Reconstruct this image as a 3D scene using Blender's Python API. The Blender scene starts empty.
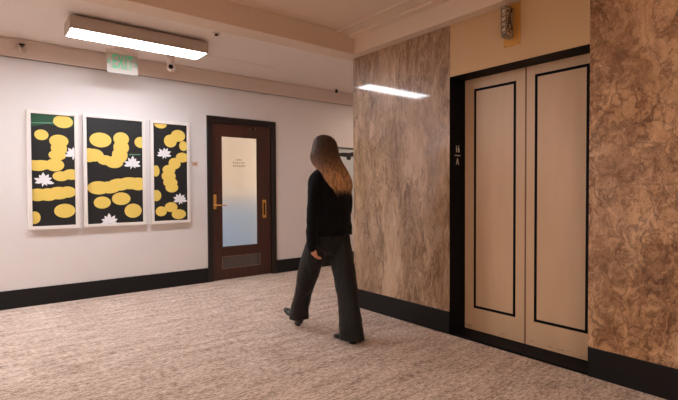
import bpy, bmesh, math, random
from mathutils import Vector, Matrix, noise
random.seed(7)
C = bpy.context.scene
COL = C.collection
# ------------------------------------------------------------------ camera
YAW, PITCH, ROLL, FPX, CH = math.radians(38.663), math.radians(-1.278), math.radians(-0.271), 460.12, 1.22
fw = Vector((math.sin(YAW)*math.cos(PITCH), math.cos(YAW)*math.cos(PITCH), math.sin(PITCH)))
rt = Vector((math.cos(YAW), -math.sin(YAW), 0)); up = rt.cross(fw)
r2 = rt*math.cos(ROLL) + up*math.sin(ROLL); u2 = -rt*math.sin(ROLL) + up*math.cos(ROLL)
cam = bpy.data.objects.new('camera', bpy.data.cameras.new('camera')); COL.objects.link(cam)
cam.matrix_world = Matrix(((r2.x, u2.x, -fw.x, 0), (r2.y, u2.y, -fw.y, 0), (r2.z, u2.z, -fw.z, CH), (0, 0, 0, 1)))
cam.data.sensor_width = 36.0; cam.data.lens = FPX/678*36; cam.data.clip_start = 0.02
C.camera = cam
# ------------------------------------------------------------------ world, exposure
W = bpy.data.worlds.new('world'); C.world = W; W.use_nodes = True
W.node_tree.nodes['Background'].inputs[0].default_value = (0.5, 0.45, 0.4, 1)
W.node_tree.nodes['Background'].inputs[1].default_value = 0.05
C.view_settings.view_transform = 'Standard'; C.view_settings.look = 'None'
C.view_settings.exposure = 1.26; C.view_settings.gamma = 1.0
C.cycles.max_bounces = 10; C.cycles.diffuse_bounces = 8; C.cycles.sample_clamp_indirect = 6
LAMP_E = 14.0         # the corridor lamps' diffusers
LAMP_L = 34.0         # the corridor lamp to the left
LAMP_R = 7.0
LOBBY_E = 24         # the warm lobby lamps behind the camera
OFFICE_E = 3.6

# ------------------------------------------------------------------ helpers
def s2l(c):
    return tuple(((v/255)/12.92 if v/255 <= .04045 else ((v/255+.055)/1.055)**2.4) for v in c) + (1,)
def mat(name, rgb, rough=.5, metal=0, spec=.5, emit=None, es=0, coat=0, coat_r=.05):
    m = bpy.data.materials.new(name); m.use_nodes = True; b = m.node_tree.nodes['Principled BSDF']
    b.inputs['Base Color'].default_value = s2l(rgb); b.inputs['Roughness'].default_value = rough
    b.inputs['Metallic'].default_value = metal; b.inputs['Specular IOR Level'].default_value = spec
    b.inputs['Coat Weight'].default_value = coat; b.inputs['Coat Roughness'].default_value = coat_r
    if emit: b.inputs['Emission Color'].default_value = s2l(emit); b.inputs['Emission Strength'].default_value = es
    return m
class NT:
    def __init__(s, m): s.t = m.node_tree; s.b = s.t.nodes['Principled BSDF']
    def n(s, typ, **kw):
        x = s.t.nodes.new(typ)
        for k, v in kw.items():
            if k in x.inputs: x.inputs[k].default_value = v
            else: setattr(x, k, v)
        return x
    def l(s, a, b): s.t.links.new(a, b)
    def coord(s, scale=(1,1,1), loc=(0,0,0), rot=(0,0,0)):
        tc = s.n('ShaderNodeTexCoord'); mp = s.n('ShaderNodeMapping')
        mp.inputs['Scale'].default_value = scale; mp.inputs['Location'].default_value = loc; mp.inputs['Rotation'].default_value = rot
        s.l(tc.outputs['Object'], mp.inputs[0]); return mp.outputs[0]
    def ramp(s, fac, stops, interp='LINEAR'):
        r = s.n('ShaderNodeValToRGB'); r.color_ramp.interpolation = interp; e = r.color_ramp.elements
        while len(e) < len(stops): e.new(.5)
        for i, (p, c) in enumerate(stops): e[i].position = p; e[i].color = c if len(c) == 4 else s2l(c)
        s.l(fac, r.inputs[0]); return r.outputs[0]
    def math(s, op, a, b=None, clamp=False):
        x = s.n('ShaderNodeMath', operation=op, use_clamp=clamp)
        for i, v in enumerate((a, b)):
            if v is None: continue
            if isinstance(v, (int, float)): x.inputs[i].default_value = v
            else: s.l(v, x.inputs[i])
        return x.outputs[0]
    def mix(s, fac, a, b, bt='MIX'):
        x = s.n('ShaderNodeMix', data_type='RGBA', blend_type=bt)
        for i, v in ((0, fac), (6, a), (7, b)):
            if isinstance(v, (int, float, tuple)): x.inputs[i].default_value = v
            else: s.l(v, x.inputs[i])
        return x.outputs[2]
    def bump(s, h, strength=.2, dist=.01):
        x = s.n('ShaderNodeBump'); x.inputs['Strength'].default_value = strength; x.inputs['Distance'].default_value = dist
        s.l(h, x.inputs['Height']); s.l(x.outputs[0], s.b.inputs['Normal'])
    def noise(s, vec, scale, detail=4, rough=.5, dist=0):
        x = s.n('ShaderNodeTexNoise'); x.inputs['Scale'].default_value = scale; x.inputs['Detail'].default_value = detail
        x.inputs['Roughness'].default_value = rough; x.inputs['Distortion'].default_value = dist
        s.l(vec, x.inputs['Vector']); return x.outputs[0]

def obj(name, bm, mats, parent=None, smooth=False):
    me = bpy.data.meshes.new(name); bm.normal_update(); bm.to_mesh(me); bm.free()
    for m in (mats if isinstance(mats, (list, tuple)) else [mats]): me.materials.append(m)
    if smooth:
        for p in me.polygons: p.use_smooth = True
    o = bpy.data.objects.new(name, me); COL.objects.link(o)
    if parent: o.parent = parent
    return o
def tag(o, label=None, cat=None, group=None, kind=None):
    if label: o['label'] = label
    if cat: o['category'] = cat
    if group: o['group'] = group
    if kind: o['kind'] = kind
    return o
def struct(name, bm, m, parent=None):
    o = obj(name, bm, m, parent)
    if not parent: o['kind'] = 'structure'
    return o
def thing(name, label, cat, loc=(0,0,0), group=None, kind=None):
    o = bpy.data.objects.new(name, None); COL.objects.link(o); o.location = loc; o.empty_display_size = .1
    return tag(o, label, cat, group, kind)
def box(bm, x0, x1, y0, y1, z0, z1, bevel=0, mi=0, M=None):
    vs = [bm.verts.new((x, y, z)) for x in (x0, x1) for y in (y0, y1) for z in (z0, z1)]
    f = [bm.faces.new([vs[i] for i in q]) for q in ((0,1,3,2),(4,6,7,5),(0,4,5,1),(2,3,7,6),(0,2,6,4),(1,5,7,3))]
    if bevel:
        r = bmesh.ops.bevel(bm, geom=list({e for q in f for e in q.edges}), offset=bevel, segments=2, profile=.5, affect='EDGES')
        allf = list({q for v in r['verts'] for q in v.link_faces} | {q for q in f if q.is_valid})
    else: allf = f
    for q in allf: q.material_index = mi
    if M:
        bmesh.ops.transform(bm, matrix=M, verts=list({v for q in allf for v in q.verts}))
    return allf
def B(*a, **k):
    bm = bmesh.new(); box(bm, *a, **k); return bm
def cyl(bm, p0, p1, r0, r1=None, seg=24, mi=0, caps=True):
    r1 = r0 if r1 is None else r1
    p0, p1 = Vector(p0), Vector(p1); d = (p1-p0).normalized()
    a = d.orthogonal().normalized(); b = d.cross(a)
    A = [bm.verts.new(p0+(a*math.cos(t)+b*math.sin(t))*r0) for t in [2*math.pi*i/seg for i in range(seg)]]
    Q = [bm.verts.new(p1+(a*math.cos(t)+b*math.sin(t))*r1) for t in [2*math.pi*i/seg for i in range(seg)]]
    for i in range(seg):
        f = bm.faces.new((A[i], A[(i+1)%seg], Q[(i+1)%seg], Q[i])); f.material_index = mi; f.smooth = True
    if caps:
        bm.faces.new(A[::-1]).material_index = mi; bm.faces.new(Q).material_index = mi
def lathe(bm, org, axis, prof, seg=28, mi=0):
    org, d = Vector(org), Vector(axis).normalized(); a = d.orthogonal().normalized(); b = d.cross(a); rings = []
    for r, h in prof:
        rings.append([bm.verts.new(org+d*h+(a*math.cos(t)+b*math.sin(t))*max(r, 1e-4)) for t in [2*math.pi*i/seg for i in range(seg)]])
    for A, Q in zip(rings, rings[1:]):
        for i in range(seg):
            f = bm.faces.new((A[i], A[(i+1)%seg], Q[(i+1)%seg], Q[i])); f.material_index = mi; f.smooth = True
    bm.faces.new(rings[0][::-1]).material_index = mi; bm.faces.new(rings[-1]).material_index = mi
def text_bm(txt, size, M, depth=.001, sx=1.0, gap=1.0, offs=0):
    c = bpy.data.curves.new('letters', 'FONT'); c.body = txt; c.size = size; c.extrude = depth; c.offset = offs
    c.align_x = 'CENTER'; c.align_y = 'CENTER'; c.space_character = gap; c.resolution_u = 4
    o = bpy.data.objects.new('letters', c); COL.objects.link(o)
    me = bpy.data.meshes.new_from_object(o.evaluated_get(bpy.context.evaluated_depsgraph_get()))
    bpy.data.objects.remove(o); bm = bmesh.new(); bm.from_mesh(me); bpy.data.meshes.remove(me)
    bmesh.ops.transform(bm, matrix=M @ Matrix.Diagonal((sx, 1, 1, 1)), verts=bm.verts); return bm
def addbm(dst, src):
    me = bpy.data.meshes.new('tmp'); src.to_mesh(me); src.free(); dst.from_mesh(me); bpy.data.meshes.remove(me)
# text orientation: on the Y wall seen from -Y ; on a wall facing -X seen from -X
M_Y = lambda x, y, z: Matrix(((1,0,0,x),(0,0,-1,y),(0,1,0,z),(0,0,0,1)))
M_X = lambda x, y, z: Matrix(((0,0,-1,x),(-1,0,0,y),(0,1,0,z),(0,0,0,1)))

# ------------------------------------------------------------------ materials
def plaster(name, rgb, rough=.6, var=.04):
    m = mat(name, rgb, rough); k = NT(m); v = k.coord((1,1,1))
    n = k.noise(v, 1.3, 3); c = s2l(rgb); d = tuple(x*(1-var) for x in c[:3])+(1,)
    k.l(k.ramp(n, [(.3, d), (.7, c)]), k.b.inputs['Base Color'])
    k.bump(k.noise(v, 90, 3), .06, .002); return m
M_wall = plaster('white_wall_paint', (225, 220, 219), .55)
M_ceil = plaster('ceiling_paint', (232, 220, 212), .6)
M_recess = plaster('lobby_ceiling_paint', (222, 202, 184), .6)
M_band = plaster('band_paint', (220, 204, 194), .5)
M_black = mat('black_base', (20, 20, 22), .4, spec=.3)
M_frame_black = mat('black_lining', (9, 9, 14), .6, spec=.12)
M_tan = plaster('tan_metal_panel', (200, 167, 125), .5, .05)

def carpet():
    m = mat('woven_carpet', (185,165,150), .95, spec=.1); k = NT(m)
    v = k.coord((1,1,1))
    strokes = k.noise(k.coord((24, 62, 1)), 1.0, 3, .6)        # short strokes running along x
    fine = k.noise(k.coord((80, 150, 1)), 1.0, 3, .7)
    grain = k.noise(v, 260, 2, .6)
    rows = k.noise(k.coord((3.0, 12, 1)), 1.0, 3, .6)
    t = k.math('ADD', k.math('MULTIPLY', strokes, .42), k.math('ADD', k.math('MULTIPLY', fine, .36), k.math('MULTIPLY', rows, .22)))
    t = k.math('ADD', k.math('MULTIPLY', t, .8), k.math('MULTIPLY', grain, .2))
    k.l(k.ramp(t, [(.40, (104, 82, 68)), (.465, (170, 145, 128)), (.53, (215, 196, 182)), (.60, (238, 224, 213))]), k.b.inputs['Base Color'])
    k.bump(k.math('ADD', fine, grain), .5, .006)
    k.b.inputs['Sheen Weight'].default_value = .15
    return m
M_carpet = carpet()

def marble(name, off, stretch, dark, mid, light, vein, cracks, patches=()):
    m = mat(name, mid, .3); k = NT(m); b = k.b
    base = k.coord(stretch, off)
    wn = k.n('ShaderNodeTexNoise'); wn.inputs['Scale'].default_value = 1.6; wn.inputs['Detail'].default_value = 5; k.l(base, wn.inputs['Vector'])
    wv = k.n('ShaderNodeVectorMath', operation='MULTIPLY_ADD'); k.l(wn.outputs['Color'], wv.inputs[0])
    wv.inputs[1].default_value = (.55, .55, .55); k.l(base, wv.inputs[2])
    wn2 = k.n('ShaderNodeTexNoise'); wn2.inputs['Scale'].default_value = 7; wn2.inputs['Detail'].default_value = 7; k.l(base, wn2.inputs['Vector'])
    wv2 = k.n('ShaderNodeVectorMath', operation='MULTIPLY_ADD'); k.l(wn2.outputs['Color'], wv2.inputs[0]); wv2.inputs[1].default_value = (.30, .30, .30)
    k.l(wv.outputs[0], wv2.inputs[2]); wp = wv2.outputs[0]
    big = k.noise(wp, 1.5, 9, .7); mid_n = k.noise(wp, 5, 9, .75, .5); fin = k.noise(wp, 30, 6, .75)
    t = k.math('ADD', k.math('MULTIPLY', big, .44), k.math('ADD', k.math('MULTIPLY', mid_n, .36), k.math('MULTIPLY', fin, .20)))
    col = k.ramp(t, [(.38, vein), (.44, dark), (.50, mid), (.57, light)])
    # ridged veins
    def ridge(sc, det, w):
        n = k.noise(wp, sc, det, .6, .8)
        return k.math('SUBTRACT', 1.0, k.math('MULTIPLY', k.math('ABSOLUTE', k.math('SUBTRACT', n, .5)), w), True)
    msk = k.ramp(k.noise(base, 1.7, 3), [(.42, (0,0,0,1)), (.58, (1,1,1,1))])
    v1 = k.math('MULTIPLY', k.math('POWER', ridge(2.2, 9, 24), 1.6), .62)
    v2 = k.math('MULTIPLY', k.math('MULTIPLY', k.math('POWER', ridge(6.5, 9, 17), 1.6), msk), .72)
    col = k.mix(v1, col, s2l(vein)); col = k.mix(v2, col, s2l(vein))
    vo = k.n('ShaderNodeTexVoronoi', feature='DISTANCE_TO_EDGE'); vo.inputs['Scale'].default_value = 4.5; k.l(wp, vo.inputs['Vector'])
    ck = k.math('SUBTRACT', 1.0, k.math('MULTIPLY', vo.outputs['Distance'], 13), True)
    msk2 = k.ramp(k.noise(base, 1.1, 4), [(.44, (0,0,0,1)), (.56, (1,1,1,1))])
    col = k.mix(k.math('MULTIPLY', k.math('MULTIPLY', ck, msk2), cracks), col, s2l(vein))
    fl = k.math('MULTIPLY', k.ramp(k.noise(wp, 11, 8, .7), [(.66, (0,0,0,1)), (.71, (1,1,1,1))]), .45)
    col = k.mix(fl, col, s2l((226, 205, 180)))
    # broad clouds of browner stone, some with shade painted into the colour
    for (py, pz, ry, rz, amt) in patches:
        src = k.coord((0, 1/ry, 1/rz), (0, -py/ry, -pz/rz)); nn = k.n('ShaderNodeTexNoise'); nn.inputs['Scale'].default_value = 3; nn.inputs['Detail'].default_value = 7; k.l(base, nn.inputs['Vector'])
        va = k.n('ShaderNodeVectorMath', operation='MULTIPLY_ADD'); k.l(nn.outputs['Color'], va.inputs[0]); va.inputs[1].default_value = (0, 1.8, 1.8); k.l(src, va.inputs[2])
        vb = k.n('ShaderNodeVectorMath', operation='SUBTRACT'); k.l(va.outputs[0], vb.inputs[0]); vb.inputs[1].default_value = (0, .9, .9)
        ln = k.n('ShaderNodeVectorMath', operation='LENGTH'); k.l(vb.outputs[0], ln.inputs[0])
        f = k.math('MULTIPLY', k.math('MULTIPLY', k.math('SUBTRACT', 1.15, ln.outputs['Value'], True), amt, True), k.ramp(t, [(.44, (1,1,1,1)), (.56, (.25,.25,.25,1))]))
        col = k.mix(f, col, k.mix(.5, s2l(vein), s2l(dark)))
    k.l(col, b.inputs['Base Color'])
    b.inputs['Roughness'].default_value = .34; b.inputs['Specular IOR Level'].default_value = .3
    b.inputs['Coat Weight'].default_value = .7; b.inputs['Coat Roughness'].default_value = .06
    return m
M_marA = marble('polished_marble_vertical_grain', (3.1, 1.7, .4), (1.7, 1.9, .50), (146, 116, 90), (178, 147, 118), (200, 170, 143), (92, 64, 44), .12, [(2.72, 2.25, .42, .5, 1.0), (2.55, 1.3, .16, .9, .8), (3.4, 2.5, .5, .18, .7)])  # upper patches: brown blotches that also paint in shade under the cornice
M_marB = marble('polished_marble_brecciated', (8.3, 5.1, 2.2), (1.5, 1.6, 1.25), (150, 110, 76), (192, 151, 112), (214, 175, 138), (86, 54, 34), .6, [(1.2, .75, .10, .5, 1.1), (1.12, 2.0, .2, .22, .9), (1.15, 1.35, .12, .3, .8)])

def wood():
    m = mat('dark_mahogany', (62, 30, 20), .35); k = NT(m)
    n = k.noise(k.coord((60, 20, 3)), 1, 5, .6, .5)
    k.l(k.ramp(n, [(.3, (46, 22, 15)), (.55, (66, 32, 21)), (.75, (84, 43, 28))]), k.b.inputs['Base Color']); return m
M_wood = wood()
M_wood_dark = mat('dark_stained_casing', (30, 19, 16), .35)
M_brass = mat('aged_brass', (206, 152, 76), .42, .55)
M_brass_dark = mat('dark_brass', (60, 42, 22), .5, .8)
M_lamp_body = mat('lamp_bronze_metal', (178, 162, 150), .5, .1)
M_white_frame = mat('white_lacquer_frame', (232, 226, 222), .4)
M_ink = mat('canvas_black', (20, 20, 22), .55)
M_yel = mat('canvas_yellow', (232, 202, 100), .6)
M_petal = mat('canvas_white', (232, 232, 236), .6)
M_green = mat('canvas_green', (30, 78, 52), .6)
M_green2 = mat('canvas_pale_green', (88, 140, 110), .6)

# ------------------------------------------------------------------ structure
YW, XW, CZ = 5.845, 3.12, 2.80
XL, XR, YB = -4.2, 8.6, -3.6
DX0, DX1, DZ = 2.5, 3.42, 2.13      # opening for the office door
struct('floor', B(XL-.1, XR+.1, YB-.1, 9.8, -.08, 0), M_carpet)
w = bmesh.new()
box(w, XL-.1, DX0, YW, YW+.14, 0, CZ+.06); box(w, DX1, XR+.1, YW, YW+.14, 0, CZ+.06); box(w, DX0, DX1, YW, YW+.14, DZ, CZ+.06)
struct('wall_left', w, M_wall)
struct('wall_west', B(XL-.1, XL, YB-.1, YW, 0, CZ+.06), M_wall)
struct('wall_rear', B(XL, XW+.4, YB-.1, YB, 0, CZ+.06), M_wall)
struct('wall_far', B(XR, XR+.1, 3.4, YW, 0, CZ+.06), M_wall)
EY0, EY1, EZ = 1.313, 2.424, 2.150     # elevator opening
RD = .21
w = bmesh.new()
box(w, XW+.02, XW+.5, EY1, 3.64, 0, 2.86); box(w, XW+.02, XW+.5, YB, EY0, 0, 2.86); box(w, XW+.02, XW+.5, EY0, EY1, EZ, 2.86)
box(w, XW+.5, XR+.1, 3.44, 3.64, 0, 2.86)
struct('wall_right', w, M_wall)
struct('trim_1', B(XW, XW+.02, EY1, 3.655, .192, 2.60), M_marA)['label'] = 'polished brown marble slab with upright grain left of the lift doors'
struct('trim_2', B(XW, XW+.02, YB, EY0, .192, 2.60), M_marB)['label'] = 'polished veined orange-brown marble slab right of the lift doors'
o = struct('trim_3', B(XW+.002, XW+.02, EY0+.002, EY1-.004, EZ, 2.60), M_tan); o['label'] = 'plain tan panel above the lift doors'
o = struct('trim_4', B(XW+.003, XR, 3.64, 3.655, .0, 2.60), M_wall)
# baseboards
w = bmesh.new(); box(w, XL, 2.443, YW-.016, YW, 0, .191, .003); box(w, 3.487, XR, YW-.016, YW, 0, .191, .003)
struct('baseboard_left', w, M_black)
w = bmesh.new(); box(w, XW-.006, XW+.02, EY1+.001, 3.662, 0, .1915, .002); box(w, XW-.006, XW+.02, YB, EY0-.001, 0, .1915, .002)
struct('baseboard_right', w, M_black)
struct('baseboard_west', B(XL, XL+.016, YB, YW, 0, .19), M_black)
struct('baseboard_rear', B(XL, XW, YB, YB+.016, 0, .19), M_black)
# ceilings, beam, fascia, band
struct('ceiling_corridor', B(XL-.1, XR+.1, 3.55, YW, CZ, CZ+.06), M_ceil)
struct('ceiling_lobby', B(XL-.1, 2.80, YB, 3.56, 2.765, 2.83), M_recess)
struct('beam', B(XL-.1, XR, 3.521, 3.724, 2.575, 2.84, .002), M_recess)
w = bmesh.new()
FX = 3.02
for x0, x1, z0 in ((2.80, 2.945, 2.748), (2.945, FX+.01, 2.728)): box(w, x0, x1, YB, 3.521, z0, 2.83)
box(w, FX, XW+.06, YB, 3.521, 2.575, 2.83)
for x in (2.80, 2.945): box(w, x-.006, x+.006, YB, 3.521, (2.748 if x < 2.9 else 2.728)-.005, 2.80, .0015)
struct('trim_5', w, M_recess)['label'] = 'stepped plaster cornice over the lift wall'
w = bmesh.new()
box(w, XL, XR, YW-.03, YW+.01, 2.603, 2.802); box(w, XL, XR, YW-.042, YW+.01, 2.779, 2.793, .003); box(w, XL, XR, YW-.034, YW, 2.603, 2.612, .002)
struct('trim_6', w, M_band)['label'] = 'painted band running along the top of the white wall'
# thin strip along the ceiling, running on from the lamp
struct('trim_7', B(2.02, 3.1, 5.175, 5.185, 2.797, 2.803), M_band)['label'] = 'thin strip on the corridor ceiling'

# ------------------------------------------------------------------ elevator entrance (door_2)
ent = thing('door_2', 'tan two-leaf lift door with black inlay rectangles in black recess', None, (XW+RD, 1.868, 0), kind='structure')
ox, oy = XW+RD, 1.868
def loc(bm, t):
    bmesh.ops.translate(bm, vec=-Vector(t.location), verts=bm.verts); return bm
w = bmesh.new()
box(w, XW+.004, ox+.06, EY1-.001, EY1+.03, 0, EZ+.03); box(w, XW+.004, ox+.06, EY0-.03, EY0+.001, 0, EZ+.03)
box(w, XW+.004, ox+.06, EY0, EY1, EZ-.001, EZ+.03)
o = obj('door_frame', loc(w, ent), M_frame_black, ent); o['label'] = 'black reveal lining'
o = obj('sill', loc(B(XW+.0005, ox+.06, EY0, EY1, 0, .016), ent), M_frame_black, ent)
def door_metal():
    m = mat('door_tan_enamel', (196, 160, 126), .34); k = NT(m)
    tc = k.n('ShaderNodeTexCoord'); sp = k.n('ShaderNodeSeparateXYZ'); k.l(tc.outputs['Object'], sp.inputs[0])
    base = k.ramp(k.noise(k.coord((1,3,.6)), 2, 4), [(.3, (202, 170, 137)), (.7, (212, 181, 149))])
    scr = k.noise(k.coord((1, 9, 90)), 1, 6, .75)
    low = k.math('SUBTRACT', 1.0, k.math('MULTIPLY', k.math('ABSOLUTE', k.math('SUBTRACT', sp.outputs[2], .045)), 40), True)
    f = k.math('MULTIPLY', k.ramp(scr, [(.55, (0,0,0,1)), (.62, (1,1,1,1))]), low)
    k.l(k.mix(k.math('MULTIPLY', f, .85), base, s2l((50, 36, 28))), k.b.inputs['Base Color'])
    return m
M_door = door_metal()
def leaf(y0, y1, ry0, ry1, z0, z1, xoff):
    p = obj('door_panel', loc(B(ox+xoff, ox+.04+xoff, y0, y1, .02, EZ+.02, .002), ent), M_door, ent)
    w = bmesh.new(); t = .021; x0, x1 = ox+xoff-.0015, ox+xoff+.01
    box(w, x0, x1, ry0, ry0+t, z0, z1); box(w, x0, x1, ry1-t, ry1, z0, z1)
    box(w, x0, x1, ry0+t, ry1-t, z0, z0+t); box(w, x0, x1, ry0+t, ry1-t, z1-t, z1)
    i = obj('inlay', loc(w, ent), M_frame_black, p); i['label'] = 'black inlay rectangle'
leaf(1.870, EY1-.002, 1.947, 2.330, .21, 2.062, 0)
leaf(EY0+.002, 1.866, 1.400, 1.794, .21, 2.080, 0)
obj('edge_seal', loc(B(ox-.002, ox+.03, 1.860, 1.872, .02, EZ+.02, .001), ent), mat('seal_brown', (122, 90, 64), .5), ent)
# floor number on the jamb
# sits on the reveal face (facing -Y), readable from the lobby
w = bmesh.new()
XJ = 3.225
addbm(w, text_bm('16', .085, M_Y(XJ, EY1-.0035, 1.558), .0012, .66, 1.05, .0006))
addbm(w, text_bm('A', .080, M_Y(XJ, EY1-.0035, 1.452), .0012, .72, 1.0, .0006))
box(w, XJ-.036, XJ+.036, EY1-.005, EY1-.002, 1.501, 1.509)
obj('floor_number', loc(w, ent), mat('number_metal', (226, 214, 196), .4, .0), ent)['label'] = 'pale 16 over a bar and the letter A'

# ------------------------------------------------------------------ lift lantern
t = thing('lift_lantern', 'patterned glass lantern marked A on brass plate above the lift doors', 'lantern', (XW, 1.857, 2.27))
obj('back_plate', loc(B(XW-.004, XW+.003, 1.792, 1.925, 2.268, 2.572, .001), t), M_brass, t)['label'] = 'brass back plate'
w = bmesh.new()
w.free()
for yy in (1.80, 1.917):
    w = bmesh.new(); cyl(w, (XW-.006, yy, 2.276), (XW, yy, 2.276), .004, seg=10); obj('screw', loc(w, t), M_brass_dark, t)
def lantern_glass():
    m = mat('etched_lantern_glass', (176, 160, 138), .25); k = NT(m)
    n = k.noise(k.coord((18, 4, 22)), 1.5, 4, .6, 1.2)
    k.l(k.ramp(n, [(.42, (78, 60, 44)), (.47, (190, 176, 152)), (.55, (204, 190, 168)), (.6, (104, 84, 62))]), k.b.inputs['Base Color']); return m
LG = lantern_glass(); LF = mat('lantern_pewter', (120, 104, 88), .35, .5)
w = bmesh.new()
lx0, lx1, ly0, ly1, lz0, lz1 = 3.022, 3.116, 1.850, 1.886, 2.322, 2.535
pts = [(lx0+.012, lz0), (lx1, lz0), (lx1, lz1), (lx0, lz1), (lx0, lz0+.03)]
A = [w.verts.new((x, ly0, z)) for x, z in pts]; Q = [w.verts.new((x, ly1, z)) for x, z in pts]
w.faces.new(A); w.faces.new(Q[::-1])
for i in range(5): w.faces.new((A[i], Q[i], Q[(i+1)%5], A[(i+1)%5]))
bmesh.ops.recalc_face_normals(w, faces=w.faces)
obj('glass_block', loc(w, t), LG, t)
w = bmesh.new()
for a, c in zip(pts, pts[1:]+pts[:1]):
    cyl(w, (a[0], ly0, a[1]), (c[0], ly0, c[1]), .0035, seg=8); cyl(w, (a[0], ly1, a[1]), (c[0], ly1, c[1]), .0035, seg=8)
for a in pts: cyl(w, (a[0], ly0, a[1]), (a[0], ly1, a[1]), .0035, seg=8)
obj('lantern_frame', loc(w, t), LF, t)
obj('letter', loc(text_bm('A', .175, M_Y((lx0+lx1)/2+.004, ly0-.001, (lz0+lz1)/2+.005), .0015, .6, 1.0, .004), t), mat('letter_dark', (40, 28, 20), .4), t)['label'] = 'dark letter A'

# ------------------------------------------------------------------ office door (door_1)
d1 = thing('door_1', 'dark mahogany office door with tall frosted glass pane', None, (2.96, YW, 0), kind='structure')
w = bmesh.new()
for x0, x1, a, b_ in ((2.443, 2.520, 0, 1), (3.410, 3.487, 1, 0)):
    box(w, x0, x1, YW-.012, YW+.10, 0, 2.210, .002)
    if a == 0: box(w, x0, x0+.024, YW-.024, YW, 0, 2.210, .004); box(w, x0+.038, x1, YW-.006, YW+.06, 0, 2.13, .004)
    else: box(w, x1-.024, x1, YW-.024, YW, 0, 2.210, .004); box(w, x0, x1-.038, YW-.006, YW+.06, 0, 2.13, .004)
box(w, 2.520, 3.410, YW-.012, YW+.10, 2.125, 2.210, .002); box(w, 2.443, 3.487, YW-.024, YW, 2.186, 2.210, .004)
obj('door_frame', loc(w, d1), M_wood_dark, d1)['label'] = 'near-black moulded door casing'
w = bmesh.new(); LY0, LY1 = YW+.008, YW+.05
GX0, GX1, GZ0, GZ1 = 2.650, 3.203, .440, 1.960
VX0, VX1, VZ0, VZ1 = 2.650, 3.226, .156, .312
lx0_, lx1_ = 2.522, 3.408
box(w, lx0_, GX0, LY0, LY1, .006, 2.124); box(w, VX1, lx1_, LY0, LY1, .006, 2.124)
box(w, GX0, VX1, LY0, LY1, GZ1, 2.124); box(w, GX1, VX1, LY0, LY1, GZ0, GZ1); box(w, GX0, VX1, LY0, LY1, VZ1, GZ0); box(w, GX0, VX1, LY0, LY1, .006, VZ0)
bd = .012
for (x0, x1, z0, z1) in ((GX0, GX1, GZ0, GZ1),):
    box(w, x0-.002, x0+bd, LY0+.006, LY0+.02, z0, z1); box(w, x1-bd, x1+.002, LY0+.006, LY0+.02, z0, z1)
    box(w, x0, x1, LY0+.006, LY0+.02, z0-.002, z0+bd); box(w, x0, x1, LY0+.006, LY0+.02, z1-bd, z1+.002)
obj('door_leaf', loc(w, d1), M_wood, d1)
fg = mat('frosted_glass', (236, 240, 244), .42); b = fg.node_tree.nodes['Principled BSDF']
b.inputs['Transmission Weight'].default_value = 1.0; b.inputs['IOR'].default_value = 1.25
pane = obj('glass_pane', loc(B(GX0+.002, GX1-.002, LY0+.02, LY0+.026, GZ0, GZ1), d1), fg, d1); pane['label'] = 'frosted glass pane'
w = bmesh.new()
for txt, z in (('DRS', 1.640), ('PLASTIC', 1.598), ('SURGERY', 1.556)):
    addbm(w, text_bm(txt, .033, M_Y(2.922, LY0+.0185, z), .0006, 1.05, 1.45, .0004))
obj('lettering', loc(w, d1), mat('letter_grey', (70, 62, 62), .6), d1)['label'] = 'small dark lettering on the pane'
# grille
w = bmesh.new(); f = .006
box(w, VX0-f, VX0+f*.4, LY0-.004, LY0+.01, VZ0-f, VZ1+f); box(w, VX1-f*.4, VX1+f, LY0-.004, LY0+.01, VZ0-f, VZ1+f)
box(w, VX0, VX1, LY0-.004, LY0+.01, VZ1-f*.4, VZ1+f); box(w, VX0, VX1, LY0-.004, LY0+.01, VZ0-f, VZ0+f*.4)
gf = obj('vent_frame', loc(w, d1), mat('vent_trim', (112, 90, 76), .5), d1)
w = bmesh.new(); box(w, VX0+.002, VX1-.002, LY0+.012, LY0+.016, VZ0, VZ1)
for i in range(26): box(w, VX0+.004, VX1-.004, LY0+.0105, LY0+.0125, VZ0+.004+i*.006, VZ0+.0065+i*.006)
obj('vent_grille', loc(w, d1), mat('vent_metal', (96, 86, 84), .22, .2, spec=.8), d1)['label'] = 'dark metal vent panel'
# lever handle
w = bmesh.new(); hx = 2.552
box(w, hx-.021, hx+.021, LY0-.006, LY0+.001, .968, 1.163, .002)
hp = obj('handle_plate', loc(w, d1), M_brass, d1)
w = bmesh.new(); cyl(w, (hx, LY0, 1.022), (hx, LY0-.05, 1.022), .011); cyl(w, (hx-.004, LY0-.05, 1.022), (hx+.13, LY0-.05, 1.016), .0105, .008)
lathe(w, (hx+.13, LY0-.05, 1.016), (1, 0, 0), [(.008, 0), (.0095, .006), (.004, .014)])
cyl(w, (hx, LY0-.006, 1.105), (hx, LY0-.014, 1.105), .012)
obj('lever_handle', loc(w, d1), M_brass, hp)
# flush pull
w = bmesh.new(); px0, px1, pz0, pz1 = 3.272, 3.330, .822, 1.080
for q in ((px0, px0+.014, pz0, pz1), (px1-.014, px1, pz0, pz1), (px0+.014, px1-.014, pz0, pz0+.04), (px0+.014, px1-.014, pz1-.04, pz1)):
    box(w, q[0], q[1], LY0-.006, LY0+.001, q[2], q[3])
fp = obj('pull_plate', loc(w, d1), M_brass, d1)
obj('pull_recess', loc(B(px0+.012, px1-.012, LY0-.002, LY0+.0005, pz0+.038, pz1-.038), d1), M_brass_dark, fp)
w = bmesh.new()
for x in (3.078, 3.166):
    cyl(w, (x, LY0, 2.088), (x, LY0-.014, 2.088), .0045, seg=10); cyl(w, (x, LY0-.012, 2.088), (x, LY0-.012, 2.064), .003, seg=10)
obj('hook', loc(w, d1), mat('hook_steel', (170, 150, 128), .35, .8), d1)['label'] = 'pair of small metal hooks'

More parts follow.
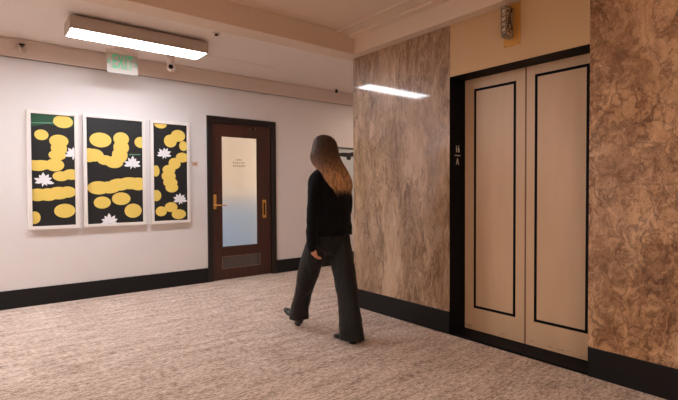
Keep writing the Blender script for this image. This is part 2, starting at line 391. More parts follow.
# room behind the frosted glass
M_off = mat('office_wall_paint', (240, 226, 210), .7); M_blue = mat('office_blue_carpet', (126, 146, 172), .9)
w = bmesh.new(); box(w, 1.2, 1.3, YW+.14, 9.7, 0, 2.7); box(w, 4.7, 4.8, YW+.14, 9.7, 0, 2.7); box(w, 1.2, 4.8, 9.6, 9.7, 0, 2.7)
struct('wall_office', w, M_off)
struct('ceiling_office', B(1.2, 4.8, YW+.14, 9.7, 2.7, 2.76), M_off)
struct('floor_office', B(1.3, 4.7, YW+.14, 9.6, 0, .004), M_blue)
t = thing('reception_desk', 'pale blue reception desk seen blurred behind the frosted door pane', 'desk', (3.3, 8.4, 0.004))
obj('desk_front', loc(B(1.9, 4.6, 8.2, 8.28, .004, 1.0, .004), t), mat('desk_blue', (160, 180, 206), .6), t)
obj('desk_top', loc(B(1.86, 4.62, 8.15, 8.75, 1.0, 1.035, .004), t), mat('desk_top_pale', (200, 214, 230), .5), t)
M_offlamp = mat('office_lamp_glow', (255, 255, 255), .5, emit=(255, 240, 222), es=OFFICE_E)
t = thing('ceiling_panel', 'warm office ceiling light glowing behind the frosted door pane', 'ceiling light', (3.1, 7.4, 2.7))
obj('panel_frame', loc(B(2.0, 4.2, 6.7, 8.0, 2.66, 2.70), t), M_white_frame, t)
obj('panel_diffuser', loc(B(2.04, 4.16, 6.74, 7.96, 2.652, 2.661), t), M_offlamp, t)

# ------------------------------------------------------------------ ceiling lamps
def lamp_mat(name, rgb, e): return mat(name, (255, 255, 255), .4, emit=rgb, es=e)
M_d1 = lamp_mat('diffuser_neutral', (246, 248, 255), LAMP_E)
M_d2 = lamp_mat('diffuser_left', (246, 248, 255), LAMP_L)
M_d3 = lamp_mat('diffuser_right', (255, 226, 200), LAMP_R)
M_d4 = lamp_mat('diffuser_warm', (255, 236, 214), LOBBY_E)
def lamp(x, y, ztop, md, label, L=1.270, Wd=.300, rot=0):
    t = thing('ceiling_lamp', label, 'ceiling lamp', (x, y, ztop)); t.rotation_euler = (0, 0, rot)
    h = L/2; v = Wd/2; D = .143
    bm = bmesh.new(); box(bm, -h+.06, h-.06, -v+.055, v-.055, -.06, 0, .002); obj('mounting_pan', bm, M_lamp_body, t)
    bm = bmesh.new()
    box(bm, -h, h, -v, -v+.018, -D, -.030, .002); box(bm, -h, h, v-.018, v, -D, -.030, .002)
    box(bm, -h, -h+.018, -v+.018, v-.018, -D, -.030, .002); box(bm, h-.018, h, -v+.018, v-.018, -D, -.030, .002)
    box(bm, -h+.018, h-.018, -v+.018, v-.018, -.050, -.030)
    obj('housing', bm, M_lamp_body, t)
    bm = bmesh.new(); box(bm, -h+.016, h-.016, -v+.016, v-.016, -D-.002, -.12, .001); o = obj('diffuser', bm, md, t); o['label'] = 'glowing white diffuser'
    return t
lamp(1.338, 4.800, CZ, M_d1, 'long bronze-sided lamp with a glowing white diffuser on corridor ceiling')
lamp(-1.5, 4.92, CZ, M_d2, 'ceiling lamp on the corridor ceiling left of the paintings')
lamp(5.7, 4.92, CZ, M_d3, 'ceiling lamp on the corridor ceiling past the marble wall end')
lamp(.2, -1.3, 2.765, M_d4, 'warm ceiling lamp on the lobby ceiling nearest the lift wall')
lamp(-2.2, .6, 2.765, M_d4, 'warm ceiling lamp on the lobby ceiling farthest from the lift wall')

# ------------------------------------------------------------------ exit sign
t = thing('exit_sign', 'clear hanging EXIT sign with green letters and arrows below the lamp', 'exit sign', (1.325, 5.45, CZ))
ex, ey = 1.326, 5.45
obj('ceiling_canopy', loc(B(ex-.075, ex+.075, ey-.03, ey+.03, 2.75, CZ, .003), t), M_ceil, t)
w = bmesh.new(); box(w, ex-.157, ex+.157, ey-.012, ey+.012, 2.716, 2.752, .003)
obj('top_bar', loc(w, t), M_ceil, t)
ac = mat('acrylic_plate', (226, 220, 214), .25); k = NT(ac); k.b.inputs['Transmission Weight'].default_value = .4; k.b.inputs['IOR'].default_value = 1.1
obj('sign_plate', loc(B(ex-.157, ex+.157, ey-.004, ey+.004, 2.502, 2.722, .002), t), ac, t)
w = text_bm('EXIT', .215, M_Y(ex, ey-.0055, 2.620), .001, .46, 1.08, .0015)
for sg in (-1, 1):
    for q in (-1, 1):
        a = Vector((ex+sg*.150, ey-.0055, 2.622)); c = Vector((ex+sg*.131, ey-.0055, 2.622+q*.024)); cyl(w, a, c, .0048, seg=8)
obj('letters', loc(w, t), mat('exit_green', (84, 190, 140), .5, emit=(80, 215, 150), es=.08), t)['label'] = 'green EXIT letters and arrows'
# ------------------------------------------------------------------ camera dome, sprinklers
t = thing('security_camera', 'small dome security camera hanging on a short stem from the ceiling', 'camera', (1.835, 5.4, CZ))
w = bmesh.new(); cyl(w, (1.835, 5.4, 2.655), (1.835, 5.4, CZ), .042); obj('stem', loc(w, t), M_ceil, t)
w = bmesh.new(); lathe(w, (1.835, 5.4, 2.67), (0, 0, -1), [(.045, 0), (.062, .015), (.064, .03), (.055, .052), (.034, .068), (.01, .074)]); obj('housing', loc(w, t), mat('camera_shell', (196, 176, 162), .4), t)
w = bmesh.new(); lathe(w, (1.818, 5.352, 2.640), (-.3, -.72, -.22), [(.027, 0), (.025, .012), (.014, .02), (.004, .023)]); obj('lens', loc(w, t), mat('lens_black', (10, 9, 9), .1), t)
t = thing('sidewall_sprinkler', 'round white sidewall sprinkler with dark head on the wall band', 'sprinkler', (.437, YW-.03, 2.708))
w = bmesh.new(); lathe(w, (.437, YW-.03, 2.708), (0, -1, 0), [(.052, 0), (.05, .006), (.036, .014), (.03, .03), (.018, .036)]); obj('escutcheon', loc(w, t), mat('sprinkler_white', (206, 188, 172), .4), t)
w = bmesh.new(); cyl(w, (.437, YW-.066, 2.712), (.437, YW-.085, 2.712), .008); box(w, .412, .462, YW-.09, YW-.086, 2.722, 2.738)
for dx in (-.016, .016): cyl(w, (.437+dx, YW-.064, 2.714), (.437+dx*.5, YW-.088, 2.726), .004, seg=8)
obj('deflector', loc(w, t), mat('sprinkler_dark', (36, 28, 24), .4, .5), t)
t = thing('ceiling_sprinkler', 'flush sprinkler on the corridor ceiling close to the beam', 'sprinkler', (1.955, 4.40, CZ))
w = bmesh.new(); lathe(w, (1.955, 4.40, CZ), (0, 0, -1), [(.042, 0), (.04, .006), (.022, .01)]); obj('escutcheon', loc(w, t), mat('sprinkler_plate', (214, 198, 184), .4), t)
w = bmesh.new(); cyl(w, (1.955, 4.40, CZ-.01), (1.955, 4.40, CZ-.026), .016, .022); obj('head', loc(w, t), mat('sprinkler_bronze', (60, 42, 30), .4, .5), t)
t = thing('ceiling_sprinkler', 'tiny dark sprinkler on the ceiling just left of the marble corner', 'sprinkler', (4.52, 5.70, CZ))
w = bmesh.new(); lathe(w, (4.52, 5.70, CZ), (0, 0, -1), [(.03, 0), (.028, .005), (.016, .008)]); obj('escutcheon', loc(w, t), mat('sprinkler_plate2', (200, 182, 168), .4), t)
w = bmesh.new(); cyl(w, (4.52, 5.70, CZ-.008), (4.52, 5.70, CZ-.05), .016, .024); obj('head', loc(w, t), mat('sprinkler_dark2', (30, 24, 22), .4, .5), t)
# wall plate by the door
t = thing('room_plaque', 'small brass-toned plaque on white wall left of the wooden door', 'sign', (2.28, YW-.004, 1.563))
obj('plate', loc(B(2.243, 2.317, YW-.006, YW, 1.535, 1.592, .001), t), mat('plaque_tan', (206, 178, 156), .4), t)
obj('plaque_text', loc(B(2.254, 2.306, YW-.0068, YW-.0055, 1.557, 1.570), t), mat('plaque_mark', (150, 104, 78), .5), t)

# ------------------------------------------------------------------ paintings
def clip(poly, x0, x1, z0, z1):
    for ax, lim, sg in ((0, x0, 1), (0, x1, -1), (1, z0, 1), (1, z1, -1)):
        out = []
        for i in range(len(poly)):
            a, b = poly[i-1], poly[i]; da, db = (a[ax]-lim)*sg, (b[ax]-lim)*sg
            if (da < 0) != (db < 0):
                t = da/(da-db); out.append((a[0]+(b[0]-a[0])*t, a[1]+(b[1]-a[1])*t))
            if db >= 0: out.append(b)
        poly = out
        if not poly: return []
    return poly
def ellipse(cx, cz, rx, rz, n=32, tilt=0):
    return [(cx+rx*math.cos(a)*math.cos(tilt)-rz*math.sin(a)*math.sin(tilt), cz+rx*math.cos(a)*math.sin(tilt)+rz*math.sin(a)*math.cos(tilt)) for a in [2*math.pi*i/n for i in range(n)]]
def flower(cx, cz, r, seed):
    rnd = random.Random(seed); out = []
    for i in range(7):
        a = math.radians(-8 + i*196/6 + rnd.uniform(-5, 5)); L = r*rnd.uniform(.85, 1.08); wd = .34
        out.append([(cx+math.cos(a)*L*u - math.sin(a)*L*v, cz-.2*r+math.sin(a)*L*u + math.cos(a)*L*v) for u, v in ((0, -.05), (.45, -wd*.6), (.75, -wd*.5), (1.05, 0), (.75, wd*.5), (.45, wd*.6), (0, .05))])
    for i in range(3):
        a = math.radians(200 + i*55+rnd.uniform(-8, 8)); L = r*.65
        out.append([(cx+math.cos(a)*L*u - math.sin(a)*L*v, cz-.2*r+math.sin(a)*L*u + math.cos(a)*L*v) for u, v in ((0, -.1), (.5, -.18), (1, 0), (.5, .18), (0, .1))])
    return out
def painting(x0, x1, z0, z1, fwid, label, pads, flowers, greens=(), group='lily pad paintings', ink=None):
    t = thing('painting', label, 'painting', ((x0+x1)/2, YW, z0), group)
    w = bmesh.new(); yb, yf = YW-.002, YW-.048
    for q in ((x0, x0+fwid, z0, z1), (x1-fwid, x1, z0, z1), (x0+fwid, x1-fwid, z0, z0+fwid), (x0+fwid, x1-fwid, z1-fwid, z1)): box(w, q[0], q[1], yf, yb, q[2], q[3], .002)
    obj('picture_frame', loc(w, t), M_white_frame, t)
    ix0, ix1, iz0, iz1 = x0+fwid, x1-fwid, z0+fwid, z1-fwid; yc = YW-.030
    w = bmesh.new(); box(w, ix0, ix1, yc, yb, iz0, iz1)
    d = 0
    def put(poly, mi):
        nonlocal d
        p = clip(poly, ix0+.002, ix1-.002, iz0+.002, iz1-.002); d += 1
        if len(p) > 2:
            f = w.faces.new([w.verts.new((x, yc-.0006-.00012*d, z)) for x, z in p]); f.material_index = mi
            f.normal_update()
            if f.normal.y > 0: f.normal_flip()
    for poly, mi in greens: put(poly, mi)
    for e in pads: put(ellipse(*e), 1)
    for cx, cz, r, s in flowers:
        for p in flower(cx, cz, r, s): put(p, 2)
    obj('canvas', loc(w, t), [ink or M_ink, M_yel, M_petal, M_green, M_green2], t)
    return t
P1 = [(0.801,1.976,0.094,0.069),(0.598,1.820,0.064,0.056),(0.758,1.763,0.090,0.069),(0.757,1.687,0.076,0.076),(0.742,1.610,0.083,0.057),(0.592,1.499,0.109,0.052),(0.715,1.502,0.089,0.068),(0.524,1.504,0.063,0.045),(0.561,1.490,0.095,0.056),(0.772,1.382,0.080,0.054),(0.873,1.402,0.089,0.058),(0.556,1.181,0.095,0.067),(0.651,1.183,0.098,0.068),(0.749,1.198,0.107,0.069),(0.832,1.209,0.082,0.062),(0.802,1.004,0.101,0.077),(0.521,0.939,0.056,0.067)]
P2 = [(1.168,1.801,0.114,0.084),(1.388,1.827,0.085,0.078),(1.387,1.728,0.085,0.082),(1.370,1.637,0.085,0.090),(1.308,1.553,0.099,0.069),(1.212,1.574,0.082,0.056),(1.097,1.625,0.101,0.072),(1.051,1.623,0.071,0.079),(1.607,1.799,0.073,0.067),(1.142,1.255,0.118,0.076),(1.252,1.259,0.121,0.069),(1.358,1.292,0.124,0.070),(1.474,1.309,0.135,0.071),(1.572,1.301,0.113,0.076),(1.176,1.086,0.089,0.069),(1.378,1.127,0.101,0.074),(1.508,0.982,0.096,0.084)]
P3 = [(1.841,2.038,0.077,0.052),(1.959,1.838,0.079,0.079),(2.056,1.910,0.090,0.075),(2.122,1.785,0.054,0.062),(2.106,1.638,0.082,0.062),(2.008,1.559,0.075,0.071),(1.937,1.478,0.079,0.061),(1.932,1.399,0.087,0.070),(1.952,1.320,0.088,0.061),(1.969,1.258,0.079,0.062),(1.779,1.461,0.042,0.069),(1.779,1.159,0.059,0.069),(1.836,0.963,0.068,0.061),(1.957,1.012,0.079,0.062),(2.053,0.920,0.090,0.062)]
painting(.468, .942, .811, 2.078, .036, 'tall narrow lily pad painting with green top corner, leftmost on the wall', P1, [(.609, 1.342, .092, 1), (.895, 1.636, .09, 2)],
         [([(.50, 2.06), (.95, 2.06), (.95, 1.935), (.80, 1.925), (.65, 1.94), (.50, 1.90)], 3), ([(.50, 1.935), (.68, 1.945), (.95, 1.99), (.95, 2.0), (.68, 1.96), (.50, 1.945)], 4)])
painting(.990, 1.655, .811, 2.083, .034, 'wide lily pad painting in the middle with one white flower at its bottom edge', P2, [(1.505, 1.551, .095, 3), (1.250, .875, .10, 4)],
         [([(1.47, 1.655), (1.60, 1.66), (1.60, 1.648), (1.47, 1.64)], 4)])
painting(1.716, 2.199, .811, 2.079, .034, 'tall narrow lily pad painting nearest the wooden door', P3, [(1.875, 1.680, .088, 5), (2.069, 1.112, .088, 6)])
M_pale = mat('canvas_pale_blue', (206, 214, 220), .5)
t4 = painting(4.60, 5.45, .86, 1.905, .02, 'pale framed picture with black blots partly hidden behind the person', [], [], (), None, M_pale)
w = bmesh.new()
for cx, cz, rx, rz in ((4.80, 1.79, .2, .035), (4.98, 1.81, .12, .03), (4.86, 1.74, .05, .035), (5.02, 1.50, .026, .034), (5.2, 1.3, .08, .05), (4.8, 1.2, .06, .04)):
    p = clip(ellipse(cx, cz, rx, rz), 4.63, 5.42, .89, 1.875); f_ = w.faces.new([w.verts.new((x, YW-.031-cx*.0001, z)) for x, z in p]); f_.normal_update()
    if f_.normal.y > 0: f_.normal_flip()
obj('black_motif', loc(w, t4), M_ink, t4)['kind'] = 'stuff'
obj('frame_edge', loc(B(4.598, 5.452, YW-.05, YW-.044, 1.885, 1.907), t4), mat('frame_dark', (70, 60, 58), .4), t4)

# ------------------------------------------------------------------ the walking person
PX, PY = 2.30, 3.00
person = thing('person', 'person with long brown-blond hair walking away in black sweater and dark wide trousers', 'person', (PX, PY, 0))
def ring_loft(bm, rings, n=28, caps=True):
    """rings: (center Vector, axis a Vector, axis b Vector, power)"""
    R = []
    for c, a, b, p in rings:
        vs = []
        for i in range(n):
            t = 2*math.pi*i/n; ct, st = math.cos(t), math.sin(t); e = 2/p
            vs.append(bm.verts.new(c + a*(abs(ct)**e*(1 if ct >= 0 else -1)) + b*(abs(st)**e*(1 if st >= 0 else -1))))
        R.append(vs)
    for A, Q in zip(R, R[1:]):
        for i in range(n): bm.faces.new((A[i], A[(i+1)%n], Q[(i+1)%n], Q[i]))
    if caps: bm.faces.new(R[0][::-1]); bm.faces.new(R[-1])
def catmull(pts, per=5):
    out = []; P = [pts[0]]+list(pts)+[pts[-1]]
    for i in range(1, len(P)-2):
        for s in range(per):
            t = s/per; o_ = []
            for k_ in range(len(P[0])):
                a, b, c, d = P[i-1][k_], P[i][k_], P[i+1][k_], P[i+2][k_]
                o_.append(.5*(2*b+(c-a)*t+(2*a-5*b+4*c-d)*t*t+(3*b-a-3*c+d)*t**3))
            out.append(tuple(o_))
    out.append(tuple(pts[-1])); return out
def hloft(bm, rows, power=2.2, per=5, n=32):
    """rows (x,y,z,rx,ry): horizontal sections"""
    ring_loft(bm, [(Vector(r[:3]), Vector((r[3],0,0)), Vector((0,r[4],0)), power) for r in catmull(rows, per)], n)
def tube(bm, rows, per=5, n=18, flat=1.0):
    """rows (x,y,z,r): round sections square to the path"""
    R = catmull(rows, per); rings = []; ref = None
    for i, r in enumerate(R):
        d = (Vector(R[min(i+1, len(R)-1)][:3])-Vector(R[max(i-1, 0)][:3])).normalized()
        a = (ref - d*ref.dot(d)).normalized() if ref else d.orthogonal().normalized(); ref = a; b = d.cross(a)
        rings.append((Vector(r[:3]), a*r[3], b*r[3]*flat, 2))
    # rounded ends
    ring_loft(bm, rings, n)
def ball(bm, c, r, M=None):
    g = bmesh.ops.create_uvsphere(bm, u_segments=24, v_segments=16, radius=1)
    m = Matrix.Translation(c) @ (M or Matrix.Identity(4)) @ Matrix.Diagonal((r[0], r[1], r[2], 1))
    bmesh.ops.transform(bm, matrix=m, verts=g['verts'])
def solid(name, bm, m, parent, voxel=.008, smooth=6, disp=None):
    bmesh.ops.recalc_face_normals(bm, faces=bm.faces)
    o = obj(name, bm, m, None)
    r = o.modifiers.new('r', 'REMESH'); r.mode = 'VOXEL'; r.voxel_size = voxel
    s = o.modifiers.new('s', 'SMOOTH'); s.iterations = smooth; s.factor = .5
    bpy.context.view_layer.update()
    me = bpy.data.meshes.new_from_object(o.evaluated_get(bpy.context.evaluated_depsgraph_get()))
    o.modifiers.clear(); o.data = me; me.name = name
    if disp:
        me.calc_loop_triangles()
        ns = [v.normal.copy() for v in me.vertices]
        for v, nn in zip(me.vertices, ns): v.co = v.co + nn*disp(v.co)
    for p in me.polygons: p.use_smooth = True
    o.parent = parent; return o
M_skin = mat('skin', (206, 148, 118), .5)
M_skin.node_tree.nodes['Principled BSDF'].inputs['Subsurface Weight'].default_value = .1
def knit():
    m = mat('black_knit', (9, 9, 12), .85, spec=.15); k = NT(m)
    wv = k.n('ShaderNodeTexWave'); wv.inputs['Scale'].default_value = 60; wv.inputs['Distortion'].default_value = 1.5; k.l(k.coord((1, 1, .25)), wv.inputs[0])
    k.bump(wv.outputs[1], .25, .003); k.b.inputs['Sheen Weight'].default_value = .04; k.b.inputs['Sheen Roughness'].default_value = .5; return m
M_knit = knit()
M_trs = mat('charcoal_suiting', (17, 15, 14), .65, spec=.3); k = NT(M_trs); k.bump(k.noise(k.coord((1,1,1)), 300, 2), .15, .002)
M_trs.node_tree.nodes['Principled BSDF'].inputs['Sheen Weight'].default_value = .06
M_eye = mat('eye_white', (232, 226, 220), .2); M_pupil = mat('eye_dark', (50, 34, 24), .15); M_brow = mat('brow_brown', (66, 44, 32), .8)
M_shoe = mat('black_leather', (15, 14, 15), .28)

# --- body
bm = bmesh.new()
hloft(bm, [(0,.0,.83,.10,.08),(0,-.01,.90,.120,.085),(0,0,1.02,.115,.085),(0,.01,1.14,.12,.09),(0,.005,1.26,.138,.092),(0,-.005,1.33,.125,.078),(0,-.005,1.375,.08,.058),(0,.02,1.42,.052,.052),(0,.06,1.49,.05,.055)], 2.1)
# legs
tube(bm, [(-.070,0,.88,.072),(-.084,.085,.70,.066),(-.080,.195,.48,.050),(-.071,.290,.32,.044),(-.061,.362,.13,.032),(-.060,.385,.085,.030)])
tube(bm, [(.070,-.01,.88,.072),(.082,-.045,.70,.066),(.076,-.108,.47,.050),(.066,-.158,.30,.046),(.052,-.205,.12,.032),(.05,-.212,.07,.030)])
# feet inside the shoes
tube(bm, [(-.06,.385,.085,.028),(-.060,.43,.088,.024),(-.064,.50,.100,.018)], flat=1.0)
tube(bm, [(.05,-.212,.07,.028),(.047,-.16,.046,.024),(.040,-.08,.028,.014)])
# arms
tube(bm, [(-.100,-.002,1.325,.046),(-.158,-.02,1.24,.040),(-.196,-.038,1.08,.038),(-.206,-.044,.96,.033),(-.213,-.050,.83,.025),(-.214,-.052,.79,.024)])
tube(bm, [(.100,-.0,1.325,.046),(.150,.008,1.24,.040),(.172,.01,1.09,.038),(.172,.06,.985,.033),(.158,.14,.905,.025),(.152,.18,.885,.024)])
# head
def headdef(bm):
    ball(bm, (0,.058,1.585), (.074,.092,.098)); ball(bm, (0,.088,1.535), (.056,.066,.075)); ball(bm, (0,.118,1.488), (.026,.026,.022))
    tube(bm, [(0,.146,1.572,.008),(0,.160,1.552,.011),(0,.166,1.537,.014),(0,.150,1.530,.012)], n=12)
    tube(bm, [(-.024,.142,1.510,.005),(0,.150,1.512,.0075),(.024,.142,1.510,.005)], n=10); tube(bm, [(-.02,.142,1.502,.005),(0,.149,1.500,.0075),(.02,.142,1.502,.005)], n=10)
    for s in (-1, 1):
        ball(bm, (s*.074,.052,1.555), (.010,.020,.032)); ball(bm, (s*.030,.136,1.562), (.015,.012,.012))
        tube(bm, [(s*.012,.148,1.583,.006),(s*.032,.146,1.588,.007),(s*.052,.132,1.582,.005)], n=10)
nv = len(bm.verts); headdef(bm); bm.verts.ensure_lookup_table()
bmesh.ops.translate(bm, vec=(0, .04, -.012), verts=bm.verts[nv:])
# hands
def hand(bm, wrist, down, side, fwd, curl, sgn):
    """down: fingers' direction, side: thumb side, fwd: the palm's facing"""
    d, s, p = Vector(down).normalized(), Vector(side).normalized(), Vector(fwd).normalized(); w0 = Vector(wrist)
    ring_loft(bm, [(w0+d*t, s*a, p*b_, 2.4) for t, a, b_ in ((-.01,.024,.018),(.02,.032,.016),(.05,.040,.016),(.078,.041,.014),(.088,.036,.011))], 20)
    for off, ln, r in ((.030,.068,.0082),(.010,.076,.0085),(-.010,.071,.0082),(-.029,.056,.0074)):
        pt = w0+d*.074+s*off; pts = [tuple(pt-d*.015)+(r,), tuple(pt)+(r,)]; ang = .12
        for seg in (.44, .31, .27):
            ang += curl; dr = d*math.cos(ang)+p*math.sin(ang); pt = pt+dr*ln*seg; pts.append(tuple(pt)+(r*.93,))
        pts.append(tuple(pt+dr*.005)+(r*.5,)); tube(bm, pts, per=3, n=12)
    pt = w0+d*.022+s*.026; q = pt+(d*.7+s*.55+p*.35)*.034; q2 = q+(d*.88+s*.15+p*.4)*.028; q3 = q2+(d*.95+p*.3)*.022
    tube(bm, [tuple(pt)+(.012,), tuple(q)+(.0105,), tuple(q2)+(.0092,), tuple(q3)+(.007,)], per=3, n=12)
hand(bm, (-.214,-.052,.79), (.18,-.12,-1), (.15,1,-.05), (1,0,.1), .38, -1)
hand(bm, (.152,.18,.885), (-.1,.9,-.35), (-.6,.2,.6), (-.6,-.1,-.7), .4, 1)
body = solid('body', bm, M_skin, person, .0045, 3)
for sx in (-1, 1):
    bm = bmesh.new(); ball(bm, (0, 0, 0), (.0115, .0115, .0115)); 
    for f in bm.faces:
        f.material_index = 1 if f.calc_center_median().y > .0100 else 0; f.smooth = True
    e = obj('eye', bm, [M_eye, M_pupil], person); e.location = (sx*.030, .177, 1.5505)
    bm = bmesh.new(); tube(bm, [(sx*.014,.1895,1.567,.002),(sx*.030,.1905,1.572,.003),(sx*.050,.176,1.566,.002)], n=8); obj('eyebrow', bm, M_brow, person, True)
# --- sweater
def wr(amp, sx, sy, sz, seed=0):
    return lambda p: amp*(noise.fractal(Vector((p.x*sx+seed, p.y*sy, p.z*sz)), 1.0, 2.0, 3))
bm = bmesh.new()
hloft(bm, [(.008,-.012,.846,.178,.136),(.008,-.014,.862,.184,.140),(.006,-.012,.95,.178,.134),(.003,-.008,1.08,.164,.126),(0,.0,1.20,.162,.122),(0,-.005,1.30,.165,.112),(0,-.008,1.36,.150,.092),(0,-.004,1.400,.092,.070),(0,.008,1.425,.062,.060),(0,.012,1.438,.058,.056)], 2.3)
tube(bm, [(-.098,-.005,1.335,.060),(-.153,-.015,1.28,.060),(-.180,-.03,1.17,.054),(-.194,-.040,1.06,.051),(-.204,-.044,.95,.047),(-.211,-.050,.84,.043),(-.212,-.056,.765,.041),(-.209,-.058,.737,.036)])
tube(bm, [(.098,.0,1.335,.060),(.145,.01,1.28,.060),(.174,.01,1.17,.055),(.180,.005,1.08,.053),(.180,.04,1.0,.050),(.165,.11,.935,.043),(.155,.165,.895,.038)])
dsp = wr(.010, 7, 7, 5, 3)
sw = solid('sweater', bm, M_knit, person, .007, 8, lambda p: dsp(p)+.003*math.sin(p.z*70+math.sin(p.x*18)*2)*max(0, 1-abs(p.z-.93)/.15))
# --- trousers
bm = bmesh.new()
hloft(bm, [(0,.0,.92,.135,.100),(0,-.008,.87,.152,.112),(0,-.008,.81,.160,.118),(0,.0,.74,.130,.100),(0,.01,.69,.060,.06)], 2.2)
hloft(bm, [(-.072,.010,.88,.070,.092),(-.082,.045,.80,.082,.104),(-.086,.088,.70,.086,.112),(-.086,.138,.60,.084,.108),(-.082,.200,.48,.080,.096),(-.076,.265,.36,.077,.084),(-.070,.330,.25,.077,.076),(-.064,.364,.16,.080,.076),(-.062,.374,.085,.084,.078)], 2.1)
hloft(bm, [(.072,-.012,.88,.070,.096),(.080,-.022,.80,.080,.104),(.084,-.045,.70,.086,.108),(.084,-.075,.58,.086,.104),(.078,-.110,.46,.084,.100),(.070,-.150,.33,.083,.098),(.060,-.190,.20,.086,.100),(.053,-.212,.10,.088,.102),(.050,-.224,.036,.092,.108)], 2.1)
d2 = wr(.016, 9, 9, 3.0, 11)
def tdisp(p):
    cr = 0
    for s, cx, cy in ((-1, -.07, .22), (1, .07, -.14)):
        pass
    low = max(0, 1-abs(p.z-.14)/.16)
    return d2(p)*.9 + low*.0018*math.sin(p.z*60+p.x*60+p.y*40)
tr = solid('trousers', bm, M_trs, person, .007, 7, tdisp)
w = bmesh.new()
box(w, .045, .135, -.003, .003, -.0015, .0015, M=Matrix.Translation((0,-.118,.775)) @ Matrix.Rotation(math.radians(6), 4, 'Y'))
# --- shoes
def shoe(heel, yawd, pitchd, name='shoe'):
    bm = bmesh.new()
    R_ = Matrix.Translation(heel) @ Matrix.Rotation(math.radians(yawd), 4, 'Z') @ Matrix.Rotation(math.radians(pitchd), 4, 'X')
    # along local y, y=0 heel back, toe 0.255 ; z up from sole
    rows = [(0,.0,.045,.020,.022),(0,.012,.052,.030,.034),(0,.05,.058,.034,.040),(0,.09,.050,.034,.038),(0,.13,.040,.037,.032),(0,.17,.030,.043,.026),(0,.205,.024,.040,.021),(0,.235,.020,.028,.016),(0,.253,.018,.012,.010)]
    ring_loft(bm, [(Vector(r[:3]), Vector((r[3],0,0)), Vector((0,0,r[4])), 2.3) for r in catmull(rows, 4)], 24)
    hl = bmesh.new(); ring_loft(hl, [(Vector((0,.036,z)), Vector((a,0,0)), Vector((0,b_,0)), 3) for z, a, b_ in ((0,.026,.030),(.02,.025,.029),(.045,.030,.034))], 20); addbm(bm, hl)
    bmesh.ops.transform(bm, matrix=R_, verts=bm.verts)
    return solid(name, bm, M_shoe, person, .004, 3)
shoe((.052,-.268,0), 4, 0)
shoe((-.058,.362,.016), 4, 25)
# --- hair
def hair_mat():
    m = mat('brown_to_blond_hair', (120, 74, 42), .38, spec=.4); k = NT(m)
    tc = k.n('ShaderNodeTexCoord'); sp = k.n('ShaderNodeSeparateXYZ'); k.l(tc.outputs['Object'], sp.inputs[0])
    st = k.noise(k.coord((90, 90, 4)), 1, 3, .6)
    zz = k.math('ADD', sp.outputs[2], k.math('MULTIPLY', k.math('SUBTRACT', st, .5), .16))
    mr = k.n('ShaderNodeMapRange'); mr.inputs[1].default_value = 1.18; mr.inputs[2].default_value = 1.70; k.l(zz, mr.inputs[0])
    c = k.ramp(mr.outputs[0], [(0, (218, 170, 120)), (.3, (204, 152, 102)), (.48, (140, 99, 68)), (.66, (88, 62, 46)), (1, (60, 44, 35))])
    c2 = k.mix(k.ramp(st, [(.40, (0,0,0,1)), (.58, (1,1,1,1))]), k.mix(.75, c, (.03,.015,.008,1)), c)
    k.l(c2, k.b.inputs['Base Color']); k.bump(st, .4, .004); return m
M_hair = hair_mat()
# sections of the hair mass (x, y, z, rx, ry)
HS = [(0,.082,1.674,.020,.032),(0,.076,1.662,.054,.062),(0,.066,1.634,.082,.088),(-.002,.058,1.59,.098,.104),(-.006,.052,1.54,.108,.112),(-.012,.042,1.49,.122,.116),(-.012,.012,1.44,.128,.114),(-.004,-.036,1.39,.128,.100),(.002,-.082,1.34,.124,.082),(.010,-.116,1.29,.120,.062),(.018,-.138,1.245,.106,.044),(.028,-.146,1.215,.080,.028)]
bm = bmesh.new(); hloft(bm, HS, 2.1, 4, 40)
def hdisp(p):
    a = math.atan2(p.y+.05, p.x)
    return .0045*noise.noise(Vector((math.cos(a)*9, math.sin(a)*9, p.z*2))) + .002*noise.noise(Vector((math.cos(a)*30, math.sin(a)*30, p.z*3)))
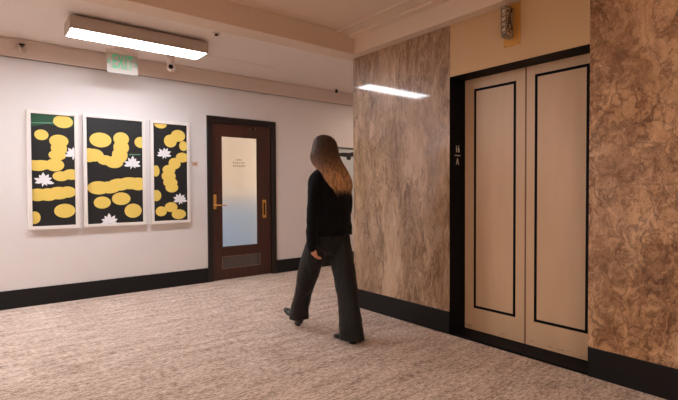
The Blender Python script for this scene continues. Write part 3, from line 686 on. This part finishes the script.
# the face stays clear of hair: cut the front lower part away before remeshing
for v in bm.verts:
    if v.co.z < 1.635:
        lim = .125 if v.co.z > 1.50 else .10
        lim -= max(0, 1.5-v.co.z)*.25
        if v.co.y > lim: v.co.y = lim
hair = solid('hair', bm, M_hair, person, .006, 4, hdisp)
cu = bpy.data.curves.new('hair_strands', 'CURVE'); cu.dimensions = '3D'; cu.bevel_depth = .0011; cu.bevel_resolution = 1; cu.use_fill_caps = False
HR = catmull(HS, 4)
def hsec(z):
    for a, b in zip(HR, HR[1:]):
        if a[2] >= z >= b[2]:
            t = (a[2]-z)/max(a[2]-b[2], 1e-6); return [a[i]+(b[i]-a[i])*t for i in range(5)]
    return list(HR[0]) if z > 1.5 else list(HR[-1])
for i in range(1300):
    a = random.uniform(math.radians(155), math.radians(385)); zend = random.gauss(1.222, .022) - .0
    if a < math.radians(190) or a > math.radians(350): zend += random.uniform(.0, .05)
    zs = random.uniform(1.56, 1.660); n = 12; pts = []
    ph = random.uniform(0, 6.28); off = random.uniform(.0, .004); da = random.gauss(0, .06)
    for q in range(n+1):
        z = zs+(zend-zs)*q/n; zc = max(z, 1.206); s = hsec(zc); aa = a+da*q/n+.015*math.sin(q*.9+ph)
        f_ = 1+off/.1+.01*math.sin(q*.7+ph)
        x, y = s[0]+s[3]*math.cos(aa)*f_, s[1]+s[4]*math.sin(aa)*f_
        if z < 1.61: y = min(y, .127 if z > 1.5 else .127-(1.5-z)*.4)
        pts.append((x, y, z))
    sp = cu.splines.new('POLY'); sp.points.add(n)
    for q, p in enumerate(pts): sp.points[q].co = (*p, 1); sp.points[q].radius = 1 if q < n-2 else (.7 if q == n-2 else (.45 if q == n-1 else .15))
cu.materials.append(M_hair)
tmp = bpy.data.objects.new('hair_strands', cu); COL.objects.link(tmp)
me = bpy.data.meshes.new_from_object(tmp.evaluated_get(bpy.context.evaluated_depsgraph_get()))
bpy.data.objects.remove(tmp)
for p in me.polygons: p.use_smooth = True
hs = bpy.data.objects.new('hair_strands', me); COL.objects.link(hs); hs.parent = hair
w.free()
